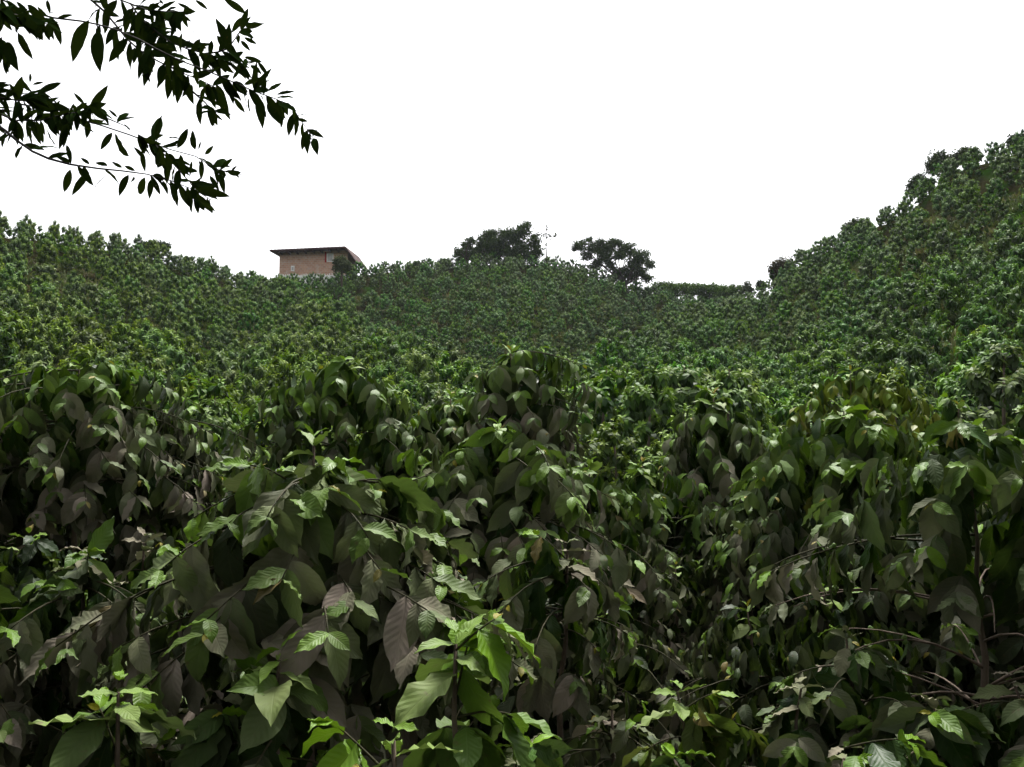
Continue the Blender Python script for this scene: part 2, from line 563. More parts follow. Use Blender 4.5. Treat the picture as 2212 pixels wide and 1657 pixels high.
def plant_bush(px, pytop, Y, Rm, label, T=None, berries=0, group='coffee bushes along the front edge', seed=None, **kw):
    global rng
    if seed is not None:
        rng = np.random.default_rng(seed)
    tp = at(px, pytop - (26 if Y > 2.9 and pytop < 935 else 0), Y)      # the crown's top leaves stay just under the stem tip
    gz = float(ground(tp[0], tp[1]))
    H = tp[2] - gz - 0.03
    C, trunk, br = coffee(H, Rm, **kw)
    T = T or (T_NEAR if Y < 3.5 else T_SECOND if Y < 5.0 else T_MID)
    root = empty('coffee_bush', (tp[0], tp[1], gz))
    tag(root, label, 'coffee bush', group)
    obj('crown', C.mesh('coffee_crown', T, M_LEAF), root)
    tr = trunk.copy()
    tr[0, 2] -= 0.15
    tr[-1, 2] -= .02
    V, Fc = tube(tr, 0.013 + 0.005 * H, 0.003, 8, 0.06)
    obj('trunk', mesh_from('coffee_trunk', V, Fc, M_BARK), root)
    br.sort(key=lambda b: -np.linalg.norm(b[0][-1] - b[0][0]))
    br.sort(key=lambda b: -(np.linalg.norm(b[0][-1] - b[0][0]) + 1.0 * b[3]))
    for pts, r0, r1, b0 in br[:70]:
        if np.linalg.norm(pts[-1] - pts[0]) < 0.08:
            continue
        V, Fc = tube(pts, r0, r1, 5, 0.05)
        bo = obj('branch', mesh_from('coffee_branch', V, Fc, M_BARK if b0 else M_TWIG), root)
        if berries and np.linalg.norm(pts[-1] - pts[0]) > 0.3 and rng.random() < berries:
            bv, bf = [], []
            for _ in range(1):
                q = rng.uniform(0.3, 0.75) * (len(pts) - 1)
                i0 = int(q)
                cpt = pts[i0] + (pts[i0 + 1] - pts[i0]) * (q - i0)
                for _b in range(rng.integers(3, 7)):
                    ce = cpt + unit(rng.normal(0, 1, 3)) * 0.009
                    o = len(bv)
                    for a in range(5):
                        ph = math.pi * a / 4
                        for b in range(6):
                            bv.append(ce + 0.0075 * np.array([math.sin(ph) * math.cos(b * 1.047), math.sin(ph) * math.sin(b * 1.047), 1.15 * math.cos(ph)]))
                    for a in range(4):
                        for b in range(6):
                            bf.append((o + a * 6 + b, o + a * 6 + (b + 1) % 6, o + a * 6 + 6 + (b + 1) % 6, o + a * 6 + 6 + b))
            obj('berry_cluster', mesh_from('berry_cluster', bv, bf, M_BERRY), bo)
    return root, tp, Rm


HAND = []


def B(*a, **k):
    HAND.append(plant_bush(*a, **k))


# front row, nearest to the camera
B(690, 915, 2.3, 0.38, 'large dome-shaped coffee bush with grey dusty hanging leaves, tallest of the front row', seed=101, skirt=0.46, erect=1, leaf=0.150, k=0.19, dust=1.35, young=0.8, droop=0.75, sp=.12, pairs=5)
B(165, 1165, 2.35, 0.30, 'low dusty coffee bush on the left under the tall dark dome', seed=102, skirt=0.38, erect=0, leaf=0.132, dust=1.0, k=0.2, young=0.15)
B(-70, 1190, 2.25, 0.32, 'dust-grey coffee bush cut by the left picture edge, lower front row', seed=127, skirt=0.4, erect=0, leaf=0.13, dust=1.0, k=0.2, young=0.1)
B(1030, 1322, 1.72, 0.10, 'young coffee shoot with large bright green leaves before the dusty bushes', seed=103, skirt=3, erect=0, leaf=0.135, dust=0.5, k=0.12, young=1.2, sp=.15, pairs=3, droop=1.0)
B(742, 1525, 1.52, 0.09, 'small young coffee bush with broad bright green leaves at the bottom edge', seed=104, skirt=3, erect=0, leaf=0.12, dust=0.5, k=0.12, young=1.2, sp=.15, pairs=3, droop=1.2)
B(600, 1365, 1.95, 0.17, 'leafy coffee shoot with yellow-green top leaves below the large dome-shaped bush', seed=105, skirt=0.26, erect=0, leaf=0.135, dust=0.9, k=0.12, young=0.5, pairs=5)
B(250, 1425, 1.8, 0.14, 'small coffee shoot with one bright yellow-tipped leaf low on the left', seed=106, skirt=0.22, erect=0, leaf=0.13, dust=0.95, k=0.12, young=0.45, pairs=5)
B(80, 1630, 1.5, 0.16, 'coffee shoot with a folded green leaf in the bottom left corner', seed=107, skirt=0.22, erect=0, leaf=0.125, dust=0.95, k=0.12, young=0.25)
B(430, 1500, 1.9, 0.26, 'brown dust-coated low coffee bush between two green shoots at the bottom left', seed=108, skirt=0.3, erect=0, leaf=0.15, dust=1.2, k=0.16, young=0.03)
B(950, 1150, 2.45, 0.24, 'dusty coffee bush with curled grey leaves just right of the large dome-shaped bush', seed=130, skirt=0.36, erect=0, leaf=0.14, dust=1.0, k=0.18, young=0.3)
B(1190, 1150, 2.9, 0.30, 'grey dust-covered coffee bush below the rounded yellow-tipped bush', seed=131, skirt=0.36, erect=0, leaf=0.125, dust=1.05, k=0.2, young=0.2)
B(350, 1135, 3.0, 0.30, 'coffee bush with upper leaves catching the light left of the large dome-shaped bush', seed=132, skirt=0.36, erect=0, leaf=0.13, dust=0.9, k=0.2, young=0.3)
B(1065, 925, 3.85, 0.42, 'rounded coffee bush with grey leaves and yellow tips right of the large dome-shaped bush', seed=109, skirt=0.62, leaf=0.145, dust=0.95, k=0.15, young=0.55, sp=.125)
B(1130, 1570, 2.2, 0.30, 'sparse low coffee bush with thin bare twigs at the bottom centre', seed=110, erect=0, leaf=0.115, dust=0.9, k=0.16, bare=0.55, young=0.12, pairs=4)
B(1330, 1500, 2.8, 0.36, 'low coffee bush with long bare twigs of notched grey leaves at the bottom centre right', seed=133, erect=0, leaf=0.105, dust=0.9, k=0.2, bare=0.5, young=0.12, pairs=4)
B(1525, 1455, 2.6, 0.17, 'small yellowing coffee bush on bare forked stems, bottom right of centre', seed=111, erect=0, leaf=0.125, dust=0.3, k=0.14, ytint=0.9, bare=0.75, young=0.4, droop=1.4)
B(1900, 1600, 2.15, 0.28, 'low coffee bush with pale dusty leaves beneath the bare branched bush', seed=112, erect=0, leaf=0.125, dust=0.85, k=0.16, young=0.2, spray=1, droop=.6)
B(1720, 1440, 2.7, 0.34, 'coffee bush with level sprays of pale grey-green leaves low on the right', seed=134, erect=0, leaf=0.115, dust=0.8, k=0.18, young=0.2, spray=1, droop=.5, bare=.4)
B(2085, 930, 2.95, 0.44, 'tall coffee bush with exposed trunk and bare side branches under a leafy top', seed=113, leaf=0.145, dust=0.7, k=0.14, berries=0.5,
  bare=0.76, young=0.25, droop=1.2)
B(2040, 1490, 2.45, 0.32, 'low coffee bush with broad pale dusty leaves at the foot of the exposed trunk', seed=151, erect=0, leaf=0.135, dust=0.8, k=0.14, young=0.25, spray=1, droop=.55)
B(1870, 1340, 2.8, 0.30, 'low coffee bush with green-grey leaf sprays left of the exposed trunk', seed=152, erect=0, leaf=0.12, dust=0.8, k=0.14, young=0.3, spray=1, droop=.55)
B(1420, 1640, 2.3, 0.28, 'low dusty coffee bush at the bottom edge, left of the yellowing bush', seed=153, erect=0, leaf=0.11, dust=0.95, k=0.14, young=0.2, droop=.8)
B(2240, 1440, 2.5, 0.30, 'dusty low coffee bush at the right picture edge beneath bare branches', seed=135, erect=0, leaf=0.13, dust=0.85, k=0.18, young=0.15)
B(1470, 1205, 4.7, 0.50, 'low dark coffee bush with small narrow leaves in the gap right of centre', seed=114, skirt=3, leaf=0.092, dust=0.55, k=0.25, young=0.08, top=DARK, old=DARK * 0.7, droop=.7)  # this and the next two: gap shade put into darker leaf tints
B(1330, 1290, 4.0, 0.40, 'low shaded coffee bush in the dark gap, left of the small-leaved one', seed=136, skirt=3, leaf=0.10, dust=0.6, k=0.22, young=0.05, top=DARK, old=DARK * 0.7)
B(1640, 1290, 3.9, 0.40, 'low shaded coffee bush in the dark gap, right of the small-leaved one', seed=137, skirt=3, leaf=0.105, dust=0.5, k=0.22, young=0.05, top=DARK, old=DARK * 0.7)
# second row
B(200, 800, 4.2, 0.46, 'broad dark dome-shaped coffee bush on the left with leaves hanging in deep shade', seed=115, skirt=0.62, leaf=0.135, dust=0.95, k=0.09, droop=1.3, young=0.35, rag=.1, sp=.135)
B(10, 815, 4.5, 0.42, 'coffee bush cut by the left picture edge, beside the dark dome', seed=126, skirt=3, leaf=0.13, dust=0.8, k=0.12)
B(375, 900, 4.5, 0.38, 'dark coffee bush with pale curled leaves, adjoining the dark dome on its right', seed=138, skirt=3, leaf=0.125, dust=0.85, k=0.13)
B(520, 975, 4.9, 0.40, 'glossy coffee bush with silvery leaves between the dark dome and the yellow-topped bush', seed=122, skirt=3, leaf=0.125, dust=0.6, k=0.22, droop=1.3)
B(735, 795, 5.3, 0.44, 'green coffee bush with yellow top rising behind the large dome-shaped bush', seed=116, skirt=3, leaf=0.145, dust=0.5, k=0.12, young=0.4, droop=1.2)
B(1128, 768, 5.5, 0.29, 'tall narrow coffee bush with long drooping grey leaves above its neighbours in the centre', seed=117, skirt=3, leaf=0.155, dust=0.8, k=0.08, droop=1.8, young=0.35)
B(985, 868, 5.8, 0.32, 'dark green coffee bush just left of the tall narrow centre bush', seed=124, skirt=3, leaf=0.145, dust=0.6, k=0.1, droop=1.4)
B(1260, 985, 4.6, 0.38, 'coffee bush with bright green tips half hidden behind the rounded grey bush', seed=123, skirt=3, leaf=0.12, dust=0.6, k=0.14, young=0.5)
B(1400, 985, 5.2, 0.40, 'coffee bush with small green leaves left of the narrow drooping bush', seed=140, skirt=3, leaf=0.115, dust=0.5, k=0.14, young=0.45)
B(1545, 865, 5.5, 0.27, 'narrow dark coffee bush with limp drooping leaves right of centre', seed=118, skirt=3, leaf=0.155, dust=0.8, k=0.09, droop=1.9, young=.2)
B(1680, 1000, 4.6, 0.38, 'dark shaded coffee bush left of the wide green bush', seed=125, skirt=3, leaf=0.13, dust=0.55, k=0.14)
B(1830, 890, 4.3, 0.46, 'wide green coffee bush with orange-tipped shoots beside the bare branched bush', seed=119, skirt=3, leaf=0.135, dust=0.5, k=0.14, young=0.6, sp=.135)
DK = dict(top=DARK, old=DARK * 0.6, dust=0.25, young=0.1, skirt=3)  # filler bushes: the shade between the mounds is put into these leaf tints
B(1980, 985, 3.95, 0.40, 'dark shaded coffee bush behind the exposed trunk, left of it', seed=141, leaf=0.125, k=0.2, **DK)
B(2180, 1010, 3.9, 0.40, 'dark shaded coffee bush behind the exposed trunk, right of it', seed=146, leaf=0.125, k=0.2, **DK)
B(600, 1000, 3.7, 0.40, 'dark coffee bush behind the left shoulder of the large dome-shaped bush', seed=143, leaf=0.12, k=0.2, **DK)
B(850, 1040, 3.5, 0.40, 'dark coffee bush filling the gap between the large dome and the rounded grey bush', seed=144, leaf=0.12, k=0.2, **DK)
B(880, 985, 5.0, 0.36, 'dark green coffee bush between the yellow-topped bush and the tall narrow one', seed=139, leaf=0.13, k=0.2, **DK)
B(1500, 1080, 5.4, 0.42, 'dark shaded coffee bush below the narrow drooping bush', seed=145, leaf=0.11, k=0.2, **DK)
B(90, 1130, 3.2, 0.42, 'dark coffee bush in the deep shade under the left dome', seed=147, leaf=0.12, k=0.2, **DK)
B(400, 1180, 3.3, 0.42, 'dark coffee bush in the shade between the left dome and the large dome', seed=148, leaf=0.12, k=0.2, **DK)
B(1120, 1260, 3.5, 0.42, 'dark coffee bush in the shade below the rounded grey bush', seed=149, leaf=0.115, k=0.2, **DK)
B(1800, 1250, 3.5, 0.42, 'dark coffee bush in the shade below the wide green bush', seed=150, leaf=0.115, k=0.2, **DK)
B(1850, 815, 7.5, 0.62, 'yellowish wilting coffee bush with limp hanging leaves behind the wide green bush', seed=120, skirt=3, leaf=0.17, dust=0.1, k=0.2, ytint=0.95, droop=2.2, pairs=4, sp=.2, rag=.14)
B(2210, 885, 4.6, 0.46, 'coffee bush cut by the right picture edge, behind the bare branched bush', seed=121, skirt=3, leaf=0.13, dust=0.6, k=0.28)
B(2060, 890, 5.4, 0.48, 'green coffee bush behind the leafy top of the bare branched bush', seed=142, skirt=3, leaf=0.13, dust=0.5, k=0.28, young=.4)

rng = np.random.default_rng(5)
# the front rows go on past both picture edges
for q, (x, y, rz) in enumerate(((2.75, 3.6, 1.0), (3.7, 4.7, 2.2), (2.5, 2.4, 4.0), (3.9, 3.3, .4), (-2.9, 3.6, 2.8), (-3.8, 4.7, 5.1), (-2.5, 2.3, 1.7), (4.6, 5.8, 3.1), (-4.8, 5.9, .9))):
    src = next(h for h in HAND if 'rounded coffee bush' in h[0]['label'] or q % 2 and 'wide green' in h[0]['label'])
    c = copy_tree(src[0])
    c.location = (x, y, float(ground(x, y)))
    c.rotation_euler = (0, 0, rz)
    tag(c, 'coffee bush of the front rows standing past the picture edge', 'coffee bush', 'front row bushes past the picture edge')
    HAND.append((c, np.array([x, y, 0]), .45))


# ------------------------------------------------------------------ hillside bushes
def hill_bush(T, H, Rr, ncl, per, leaf, hue=(1, 1, 1)):
    """mounded bush seen from afar: branch-end tufts of drooping leaves over a dome"""
    C = Cloud()
    lob = rng.uniform(0, 6.28, 3)
    for q in range(ncl):
        az = q * 2.39996 + rng.normal(0, .25)
        se = 1 - (q + .5) / ncl * 1.12 + rng.normal(0, .06)
        se = float(np.clip(se, -.15, 1))
        ce_ = math.sqrt(max(0.0, 1 - se * se))
        f = rng.uniform(.72, 1.05) * (1 + .16 * math.sin(2 * az + lob[0]) + .1 * math.sin(3 * az + lob[1]))
        ce = np.array([Rr * f * ce_ * math.cos(az), Rr * f * ce_ * math.sin(az), H * (.38 + .58 * se * rng.uniform(.85, 1.1))])
        ax = unit(np.array([math.cos(az) * ce_, math.sin(az) * ce_, .75]))
        e1 = unit(np.cross(ax, np.array([.3, .7, .2])))
        e2 = np.cross(ax, e1)
        for j in range(per):
            t = j / per
            b = j * 2.39996 + rng.normal(0, .3)
            side = e1 * math.cos(b) + e2 * math.sin(b)
            d = side * .9 + ax * (.8 - .9 * t) - ZUP * (.15 + 1.3 * t) + rng.normal(0, .10, 3)
            n = ax * 1.5 + ZUP * .6 + side * (.3 + .6 * t) + rng.normal(0, .10, 3)
            w = max(0.0, 1 - t * 2.2)
            c = (DARK * 1.9 + (GREEN * 1.8 - DARK * 1.9) * rng.uniform(.25, .75)) * (1 - .82 * t) * (1 - w) + YOUNG * w * rng.uniform(.8, 1.1)  # leaves darken down each tuft: the bush's side shade is put into the colour
            C.add(ce - ax * (.16 * t) + rng.normal(0, .015, 3), d, n, leaf * (.6 + .5 * min(1, 2 * t)) * rng.uniform(.8, 1.15), (*(c * hue), .12 * rng.random()))
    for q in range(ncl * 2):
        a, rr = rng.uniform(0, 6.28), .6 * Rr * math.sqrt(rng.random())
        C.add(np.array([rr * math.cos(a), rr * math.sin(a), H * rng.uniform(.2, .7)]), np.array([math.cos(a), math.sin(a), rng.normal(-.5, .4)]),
              ZUP + rng.normal(0, .4, 3), leaf * 1.1, (*DARK, .2))  # fill leaves in the dark tint, standing for shade inside the bush
    return C


MID, FAR = [], []
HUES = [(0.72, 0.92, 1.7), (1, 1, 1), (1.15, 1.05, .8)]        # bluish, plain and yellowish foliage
for q in range(6):                               # bushes with parts, 6 to 20 m away
    Hm = rng.uniform(1.65, 1.85)
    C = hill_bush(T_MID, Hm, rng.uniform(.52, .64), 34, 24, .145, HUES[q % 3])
    tr = tube([(0, 0, -.2), (.02, .01, Hm * .5), (0, .02, Hm * .92)], .03, .008, 6)
    root = bpy.data.objects.new('coffee_bush', None)
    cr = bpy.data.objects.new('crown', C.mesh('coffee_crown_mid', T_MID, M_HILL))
    tk = bpy.data.objects.new('trunk', mesh_from('coffee_trunk_mid', tr[0], tr[1], M_BARK))
    MID.append((root, cr, tk))
for q in range(12):                              # single meshes, further than 20 m
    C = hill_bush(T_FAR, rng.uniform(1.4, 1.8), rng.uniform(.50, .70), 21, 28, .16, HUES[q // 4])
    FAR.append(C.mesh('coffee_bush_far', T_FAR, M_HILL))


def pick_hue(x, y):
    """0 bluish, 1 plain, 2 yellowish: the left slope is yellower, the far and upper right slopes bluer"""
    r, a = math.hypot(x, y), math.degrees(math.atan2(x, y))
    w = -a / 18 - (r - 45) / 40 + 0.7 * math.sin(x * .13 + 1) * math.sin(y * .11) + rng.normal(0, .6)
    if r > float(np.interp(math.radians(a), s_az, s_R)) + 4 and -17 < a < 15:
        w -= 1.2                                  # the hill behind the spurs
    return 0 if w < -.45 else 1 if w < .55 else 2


spots = []
gx, gy = 1.45, 1.55
for i in range(-70, 71):
    for j in range(3, 76):
        x = (i + 0.5 * (j % 2)) * gx + rng.normal(0, 0.22)
        y = j * gy + rng.normal(0, 0.22)
        r, a = math.hypot(x, y), math.atan2(x, y)
        if abs(a) > R(40) or y < 6.2:
            continue
        Rr = float(np.interp(a, r_az, r_R))
        if r > Rr + 5:
            continue
        if any((tp[0] - x) ** 2 + (tp[1] - y) ** 2 < (0.45 + 0.75 * rm) ** 2 for _, tp, rm in HAND):
            continue
        patch = math.sin(x * .31 + 2.1) * math.sin(y * .27 + .7) + 0.5 * math.sin(x * .77 - y * .5)
        if rng.random() < 0.02 or (patch > 1.3 and 24 < r < 60 and x < 8):
            continue
        s = rng.uniform(0.78, 1.2) * (0.62 + 0.38 * min(1.0, max(0.0, (r - 6) / 9)))
        if r > Rr - 8:
            s = 0.92 + 0.12 * rng.random()
        elif r < 17:
            s *= 0.86
        elif r < 45:
            s *= 1.18
        z = float(ground(x, y))
        spots.append((r, x, y, z, s, a))
spots.sort()
near, rest = [], []
for sp in spots:
    r, x, y, z, s, a = sp
    px, py = project(x, y, z + 1.7 * s)
    inframe = -40 < px < 2252 and py < 930
    (near if (inframe and len(near) < 272) else rest).append(sp)


def zone(px, py, r):
    if r < 13:
        return ('glossy green coffee bush in the rows just behind the front bushes', 'coffee bushes just behind the front row')
    if px < 620:
        return ('bushy green coffee plant on the lower part of the left hillside', 'coffee bushes low on the left hillside')
    if px > 1500:
        return ('bushy green coffee plant on the lower part of the steep right hillside', 'coffee bushes low on the right hillside')
    return ('bushy green coffee plant at the foot of the valley in the centre', 'coffee bushes at the valley foot')


for r, x, y, z, s, a in near:
    px, py = project(x, y, z + 1.7 * s)
    label, grp = zone(px, py, r)
    if r < 20:
        root, cr, tk = MID[pick_hue(x, y) + 3 * rng.integers(0, 2)]
        o = link(root.copy())
        link(cr.copy(), o)
        link(tk.copy(), o)
    else:
        o = link(bpy.data.objects.new('coffee_bush', FAR[4 * pick_hue(x, y) + rng.integers(0, 4)]))
    o.location = (x, y, z - 0.05)
    o.rotation_euler = (rng.normal(0, .05), rng.normal(0, .05), rng.uniform(0, 6.28))
    o.scale = (s * rng.uniform(.9, 1.12), s * rng.uniform(.9, 1.12), s)
    tag(o, label, 'coffee bush', grp)


def scatter(name, pts, rots, scales, protos, picks=None):
    pc = bpy.data.collections.new(name + '_source')      # never linked to the scene
    for i, me in enumerate(protos):
        pc.objects.link(bpy.data.objects.new(name + '_source_%02d' % i, me))
    me = bpy.data.meshes.new(name)
    me.from_pydata([tuple(p) for p in pts], [], [])
    for an, ty, key, arr in (('rot', 'FLOAT_VECTOR', 'vector', rots), ('scl', 'FLOAT_VECTOR', 'vector', scales)):
        at_ = me.attributes.new(an, ty, 'POINT')
        at_.data.foreach_set(key, np.asarray(arr, dtype=np.float32).ravel())
    ai = me.attributes.new('pick', 'INT', 'POINT')
    ai.data.foreach_set('value', np.asarray(picks if picks is not None else rng.integers(0, len(protos), len(pts)), dtype=np.int32))
    o = obj(name, me)
    ng = bpy.data.node_groups.new(name + '_nodes', 'GeometryNodeTree')
    ng.interface.new_socket('Geometry', in_out='INPUT', socket_type='NodeSocketGeometry')
    ng.interface.new_socket('Geometry', in_out='OUTPUT', socket_type='NodeSocketGeometry')
    gi, go = ng.nodes.new('NodeGroupInput'), ng.nodes.new('NodeGroupOutput')
    ci = ng.nodes.new('GeometryNodeCollectionInfo')
    ci.inputs['Collection'].default_value = pc
    ci.inputs['Separate Children'].default_value = True
    ci.inputs['Reset Children'].default_value = True
    ip = ng.nodes.new('GeometryNodeInstanceOnPoints')
    ip.inputs['Pick Instance'].default_value = True
    for an, dt, sock in (('rot', 'FLOAT_VECTOR', 'Rotation'), ('scl', 'FLOAT_VECTOR', 'Scale'), ('pick', 'INT', 'Instance Index')):
        na = ng.nodes.new('GeometryNodeInputNamedAttribute')
        na.data_type = dt
        na.inputs['Name'].default_value = an
        ng.links.new(na.outputs['Attribute'], ip.inputs[sock])
    ng.links.new(gi.outputs[0], ip.inputs['Points'])
    ng.links.new(ci.outputs[0], ip.inputs['Instance'])
    ng.links.new(ip.outputs[0], go.inputs[0])
    md = o.modifiers.new('scatter', 'NODES')
    md.node_group = ng
    return o


P = np.array([(x, y, z - 0.05) for r, x, y, z, s, a in rest])
RT = np.stack([rng.normal(0, .05, len(P)), rng.normal(0, .05, len(P)), rng.uniform(0, 6.28, len(P))], -1)
SC = np.array([(s * rng.uniform(.9, 1.15), s * rng.uniform(.9, 1.15), s) for r, x, y, z, s, a in rest])
o = scatter('coffee_plantation', P, RT, SC, FAR, [4 * pick_hue(p[0], p[1]) + rng.integers(0, 4) for p in P])
tag(o, 'mass of small green coffee bushes covering the upper slopes to the ridge', kind='stuff')

# low weeds between the rows
WEED = []
for q in range(4):
    C = Cloud()
    for _ in range(70):
        a, rr = rng.uniform(0, 6.28), 0.45 * math.sqrt(rng.random())
        p = np.array([rr * math.cos(a), rr * math.sin(a), 0.0])
        dd = np.array([math.cos(a) * .5, math.sin(a) * .5, 1.0]) + rng.normal(0, .4, 3)
        dd[2] = abs(dd[2]) + .2
        w = rng.random()
        c = np.array([0.10, 0.13, 0.025]) * (1 - w) + np.array([0.16, 0.12, 0.05]) * w if q == 3 else np.array([0.05, 0.095, 0.02]) * (1 - w) + np.array([0.11, 0.13, 0.03]) * w
        C.add(p, dd, np.array([math.cos(a), math.sin(a), .5]) + rng.normal(0, .5, 3), rng.uniform(.15, .32), (*c, 0.05))
    V, U, Fq, Cc = C.arrays(leaf_templates(2, 2, 4, ratio=0.28, wave=0, fold=.2, bend=(.3, 1.2)))
    WEED.append(mesh_from('weed', V, Fq, M_HILL, True, U, Cc))
wp = []
while len(wp) < 4500:
    a, r = rng.uniform(-R(33), R(33)), 110 * math.sqrt(rng.random())
    if r < 9 or r > np.interp(a, r_az, r_R) - 6:
        continue
    x, y = math.sin(a) * r, math.cos(a) * r
    wp.append((x, y, float(ground(x, y)) - .03))
wr = np.stack([np.zeros(len(wp)), np.zeros(len(wp)), rng.uniform(0, 6.28, len(wp))], -1)
ws = np.repeat(rng.uniform(.7, 1.5, len(wp))[:, None], 3, 1)
tag(scatter('undergrowth', np.array(wp), wr, ws, WEED), 'low weeds and grass between the coffee rows', kind='stuff')


# ------------------------------------------------------------------ ridge trees and shrubs
def ridge_tree(name, label, cat, group, px, pytop, pybase, wpx, Y, n_cl, leaf=0.26, per=85, col=(0.028, 0.05, 0.018), trunks=3, cl=0.15, flat=0.0, hang=0.04):
    b = at(px, pybase, Y)
    t = at(px, pytop, Y)
    gz = min(b[2], float(ground(b[0], b[1])))
    Hh, W = t[2] - b[2], wpx * Y / F * 0.5
    root = empty(name, (b[0], b[1], gz - 0.05))
    tag(root, label, cat, group)
    dz = b[2] - gz + 0.05
    C = Cloud()
    limbs = []
    fork = np.array([0, 0, dz + Hh * 0.15])
    n_cl = int(n_cl * 3.2)
    for q in range(n_cl):
        a = rng.uniform(0, 6.28)
        rr = rng.random() ** .6
        topz = Hh * (0.95 - 0.45 * rr ** 2.2 + rng.normal(0, .06))
        lo = Hh * (hang + 0.25 * rr * rng.random())
        z = lo + (topz - lo) * rng.random() ** 0.6
        ce = np.array([W * rr * math.cos(a) * .92, W * .8 * rr * math.sin(a), dz + z])
        cr = (cl * min(Hh, W) + 0.12) * rng.uniform(.7, 1.35)
        for _ in range(per):
            dv = unit(rng.normal(0, 1, 3))
            p = ce + dv * cr * rng.random() ** .5 * np.array([1.15, 1.15, .75])
            w = rng.random()
            c = np.array(col) * (0.6 + 0.8 * w)
            if rng.random() < 0.15:
                c = c * np.array([1.8, 1.6, 1.0])
            C.add(p, dv + np.array([0, 0, -.25]) + rng.normal(0, .4, 3), dv + ZUP * .8 + rng.normal(0, .4, 3), leaf * rng.uniform(.6, 1.25), (*c, 0.1))
        mid = fork * .5 + ce * .5 + rng.normal(0, .12 * W, 3) * np.array([1, 1, .4])
        if q % 2 == 0:
            limbs.append(([fork + rng.normal(0, .05, 3), mid, ce], 0.06 + .008 * Hh, 0.02, 5))
    obj('crown', C.mesh('crown', T_BLOB, M_TREE), root)
    V, Fc = tube([np.array([0, 0, -.2]), fork * .5 + rng.normal(0, .03, 3), fork], 0.10 + 0.012 * Hh, 0.08 + .01 * Hh, 7)
    obj('trunk', mesh_from('trunk', V, Fc, M_TBARK), root)
    for l in limbs[:40]:
        V, Fc = tube(*l)
        obj('branch', mesh_from('branch', V, Fc, M_TBARK), root)
    return root


def lobe_tree(name, label, group, lobes, base, Y, leaf=.24, col=(0.024, 0.048, 0.009), dens=75, forks=None):
    """broad tree whose crown is a cluster of leafy lobes carried on limbs"""
    b = at(base[0], base[1], Y)
    gz = min(b[2], float(ground(b[0], b[1])) + .2)
    root = empty(name, (b[0], b[1], gz - .2))
    tag(root, label, 'tree', group)
    org = np.array(root.location)
    C = Cloud()
    fork = np.array([0, 0, max(.5, b[2] - gz + .4)])
    V, Fc = tube([np.array([0, 0, -.2]), fork * .5 + rng.normal(0, .04, 3), fork], .2, .14, 8)
    obj('trunk', mesh_from('trunk', V, Fc, M_TBARK), root)
    for px, py, rp in lobes:
        ce = at(px, py, Y + rng.normal(0, .9)) - org
        cr = rp * Y / F * 1.3
        n = int(7.5 * dens * (cr / .6) ** 2) + 30
        for _ in range(n):
            dv = unit(rng.normal(0, 1, 3))
            sub = unit(np.array([math.sin(7.1 * (_ % 9) + px), math.cos(4.3 * (_ % 9) + py), math.sin(2.7 * (_ % 9) + px + py)]))
            p = ce + (sub * .75 * rng.uniform(.6, 1.1) + rng.normal(0, .25, 3)) * cr * np.array([1.1, 1.4, .85])
            w = rng.random()
            c = np.array(col) * (.7 + .6 * w)
            if rng.random() < .2:
                c = c * np.array([1.9, 1.7, 1.0])
            C.add(p, dv * .6 + np.array([0, 0, -.35]) + rng.normal(0, .45, 3), dv + ZUP * .6 + rng.normal(0, .25, 3), leaf * rng.uniform(.6, 1.1), (*c, .05))
        mid = fork * .55 + ce * .45 + rng.normal(0, .25, 3) * np.array([1, 1, .4])
        V, Fc = tube([fork + rng.normal(0, .04, 3), mid, ce + ZUP * cr * .3], .08, .02, 5)
        obj('branch', mesh_from('branch', V, Fc, M_TBARK), root)
    obj('crown', C.mesh('crown', T_BLOB, M_TREE), root)
    return root


G_ = 'trees on the skyline'
lobe_tree('ridge_tree', 'tallest dark broad tree on the central hilltop, beside the slender bare tree', G_,
          [(1131, 495, 15), (1094, 508, 16), (1115, 517, 15), (1152, 527, 14), (1085, 532, 16), (1160, 545, 10), (1126, 541, 14), (1154, 512, 6), (1105, 549, 14), (1144, 552, 11), (1070, 545, 14)], (1118, 562), 100)
lobe_tree('ridge_tree', 'lower dark tree on the central hilltop, left of and touching the tallest one', G_,
          [(1058, 507, 13), (1047, 522, 14), (1065, 526, 14), (1042, 540, 14), (1060, 548, 13), (1028, 545, 12)], (1050, 566), 101)
lobe_tree('ridge_tree', 'small thin dark tree at the left end of the central hilltop clump', G_,
          [(1017, 520, 8), (1006, 534, 11), (991, 543, 8), (1012, 549, 11), (998, 555, 9)], (1008, 568), 100)
lobe_tree('ridge_tree', 'wide rounded dark tree standing alone right of the central hilltop', G_,
          [(1255, 530, 12), (1285, 534, 14), (1316, 532, 15), (1355, 539, 16), (1387, 554, 14), (1405, 571, 9), (1268, 552, 10), (1303, 556, 16), (1337, 552, 9), (1372, 571, 15),
           (1355, 589, 13), (1387, 589, 12), (1320, 573, 9), (1240, 537, 4), (1274, 517, 5), (1298, 521, 6), (1333, 524, 8), (1368, 598, 10), (1398, 600, 9), (1288, 572, 9), (1335, 588, 8)], (1352, 622), 102)
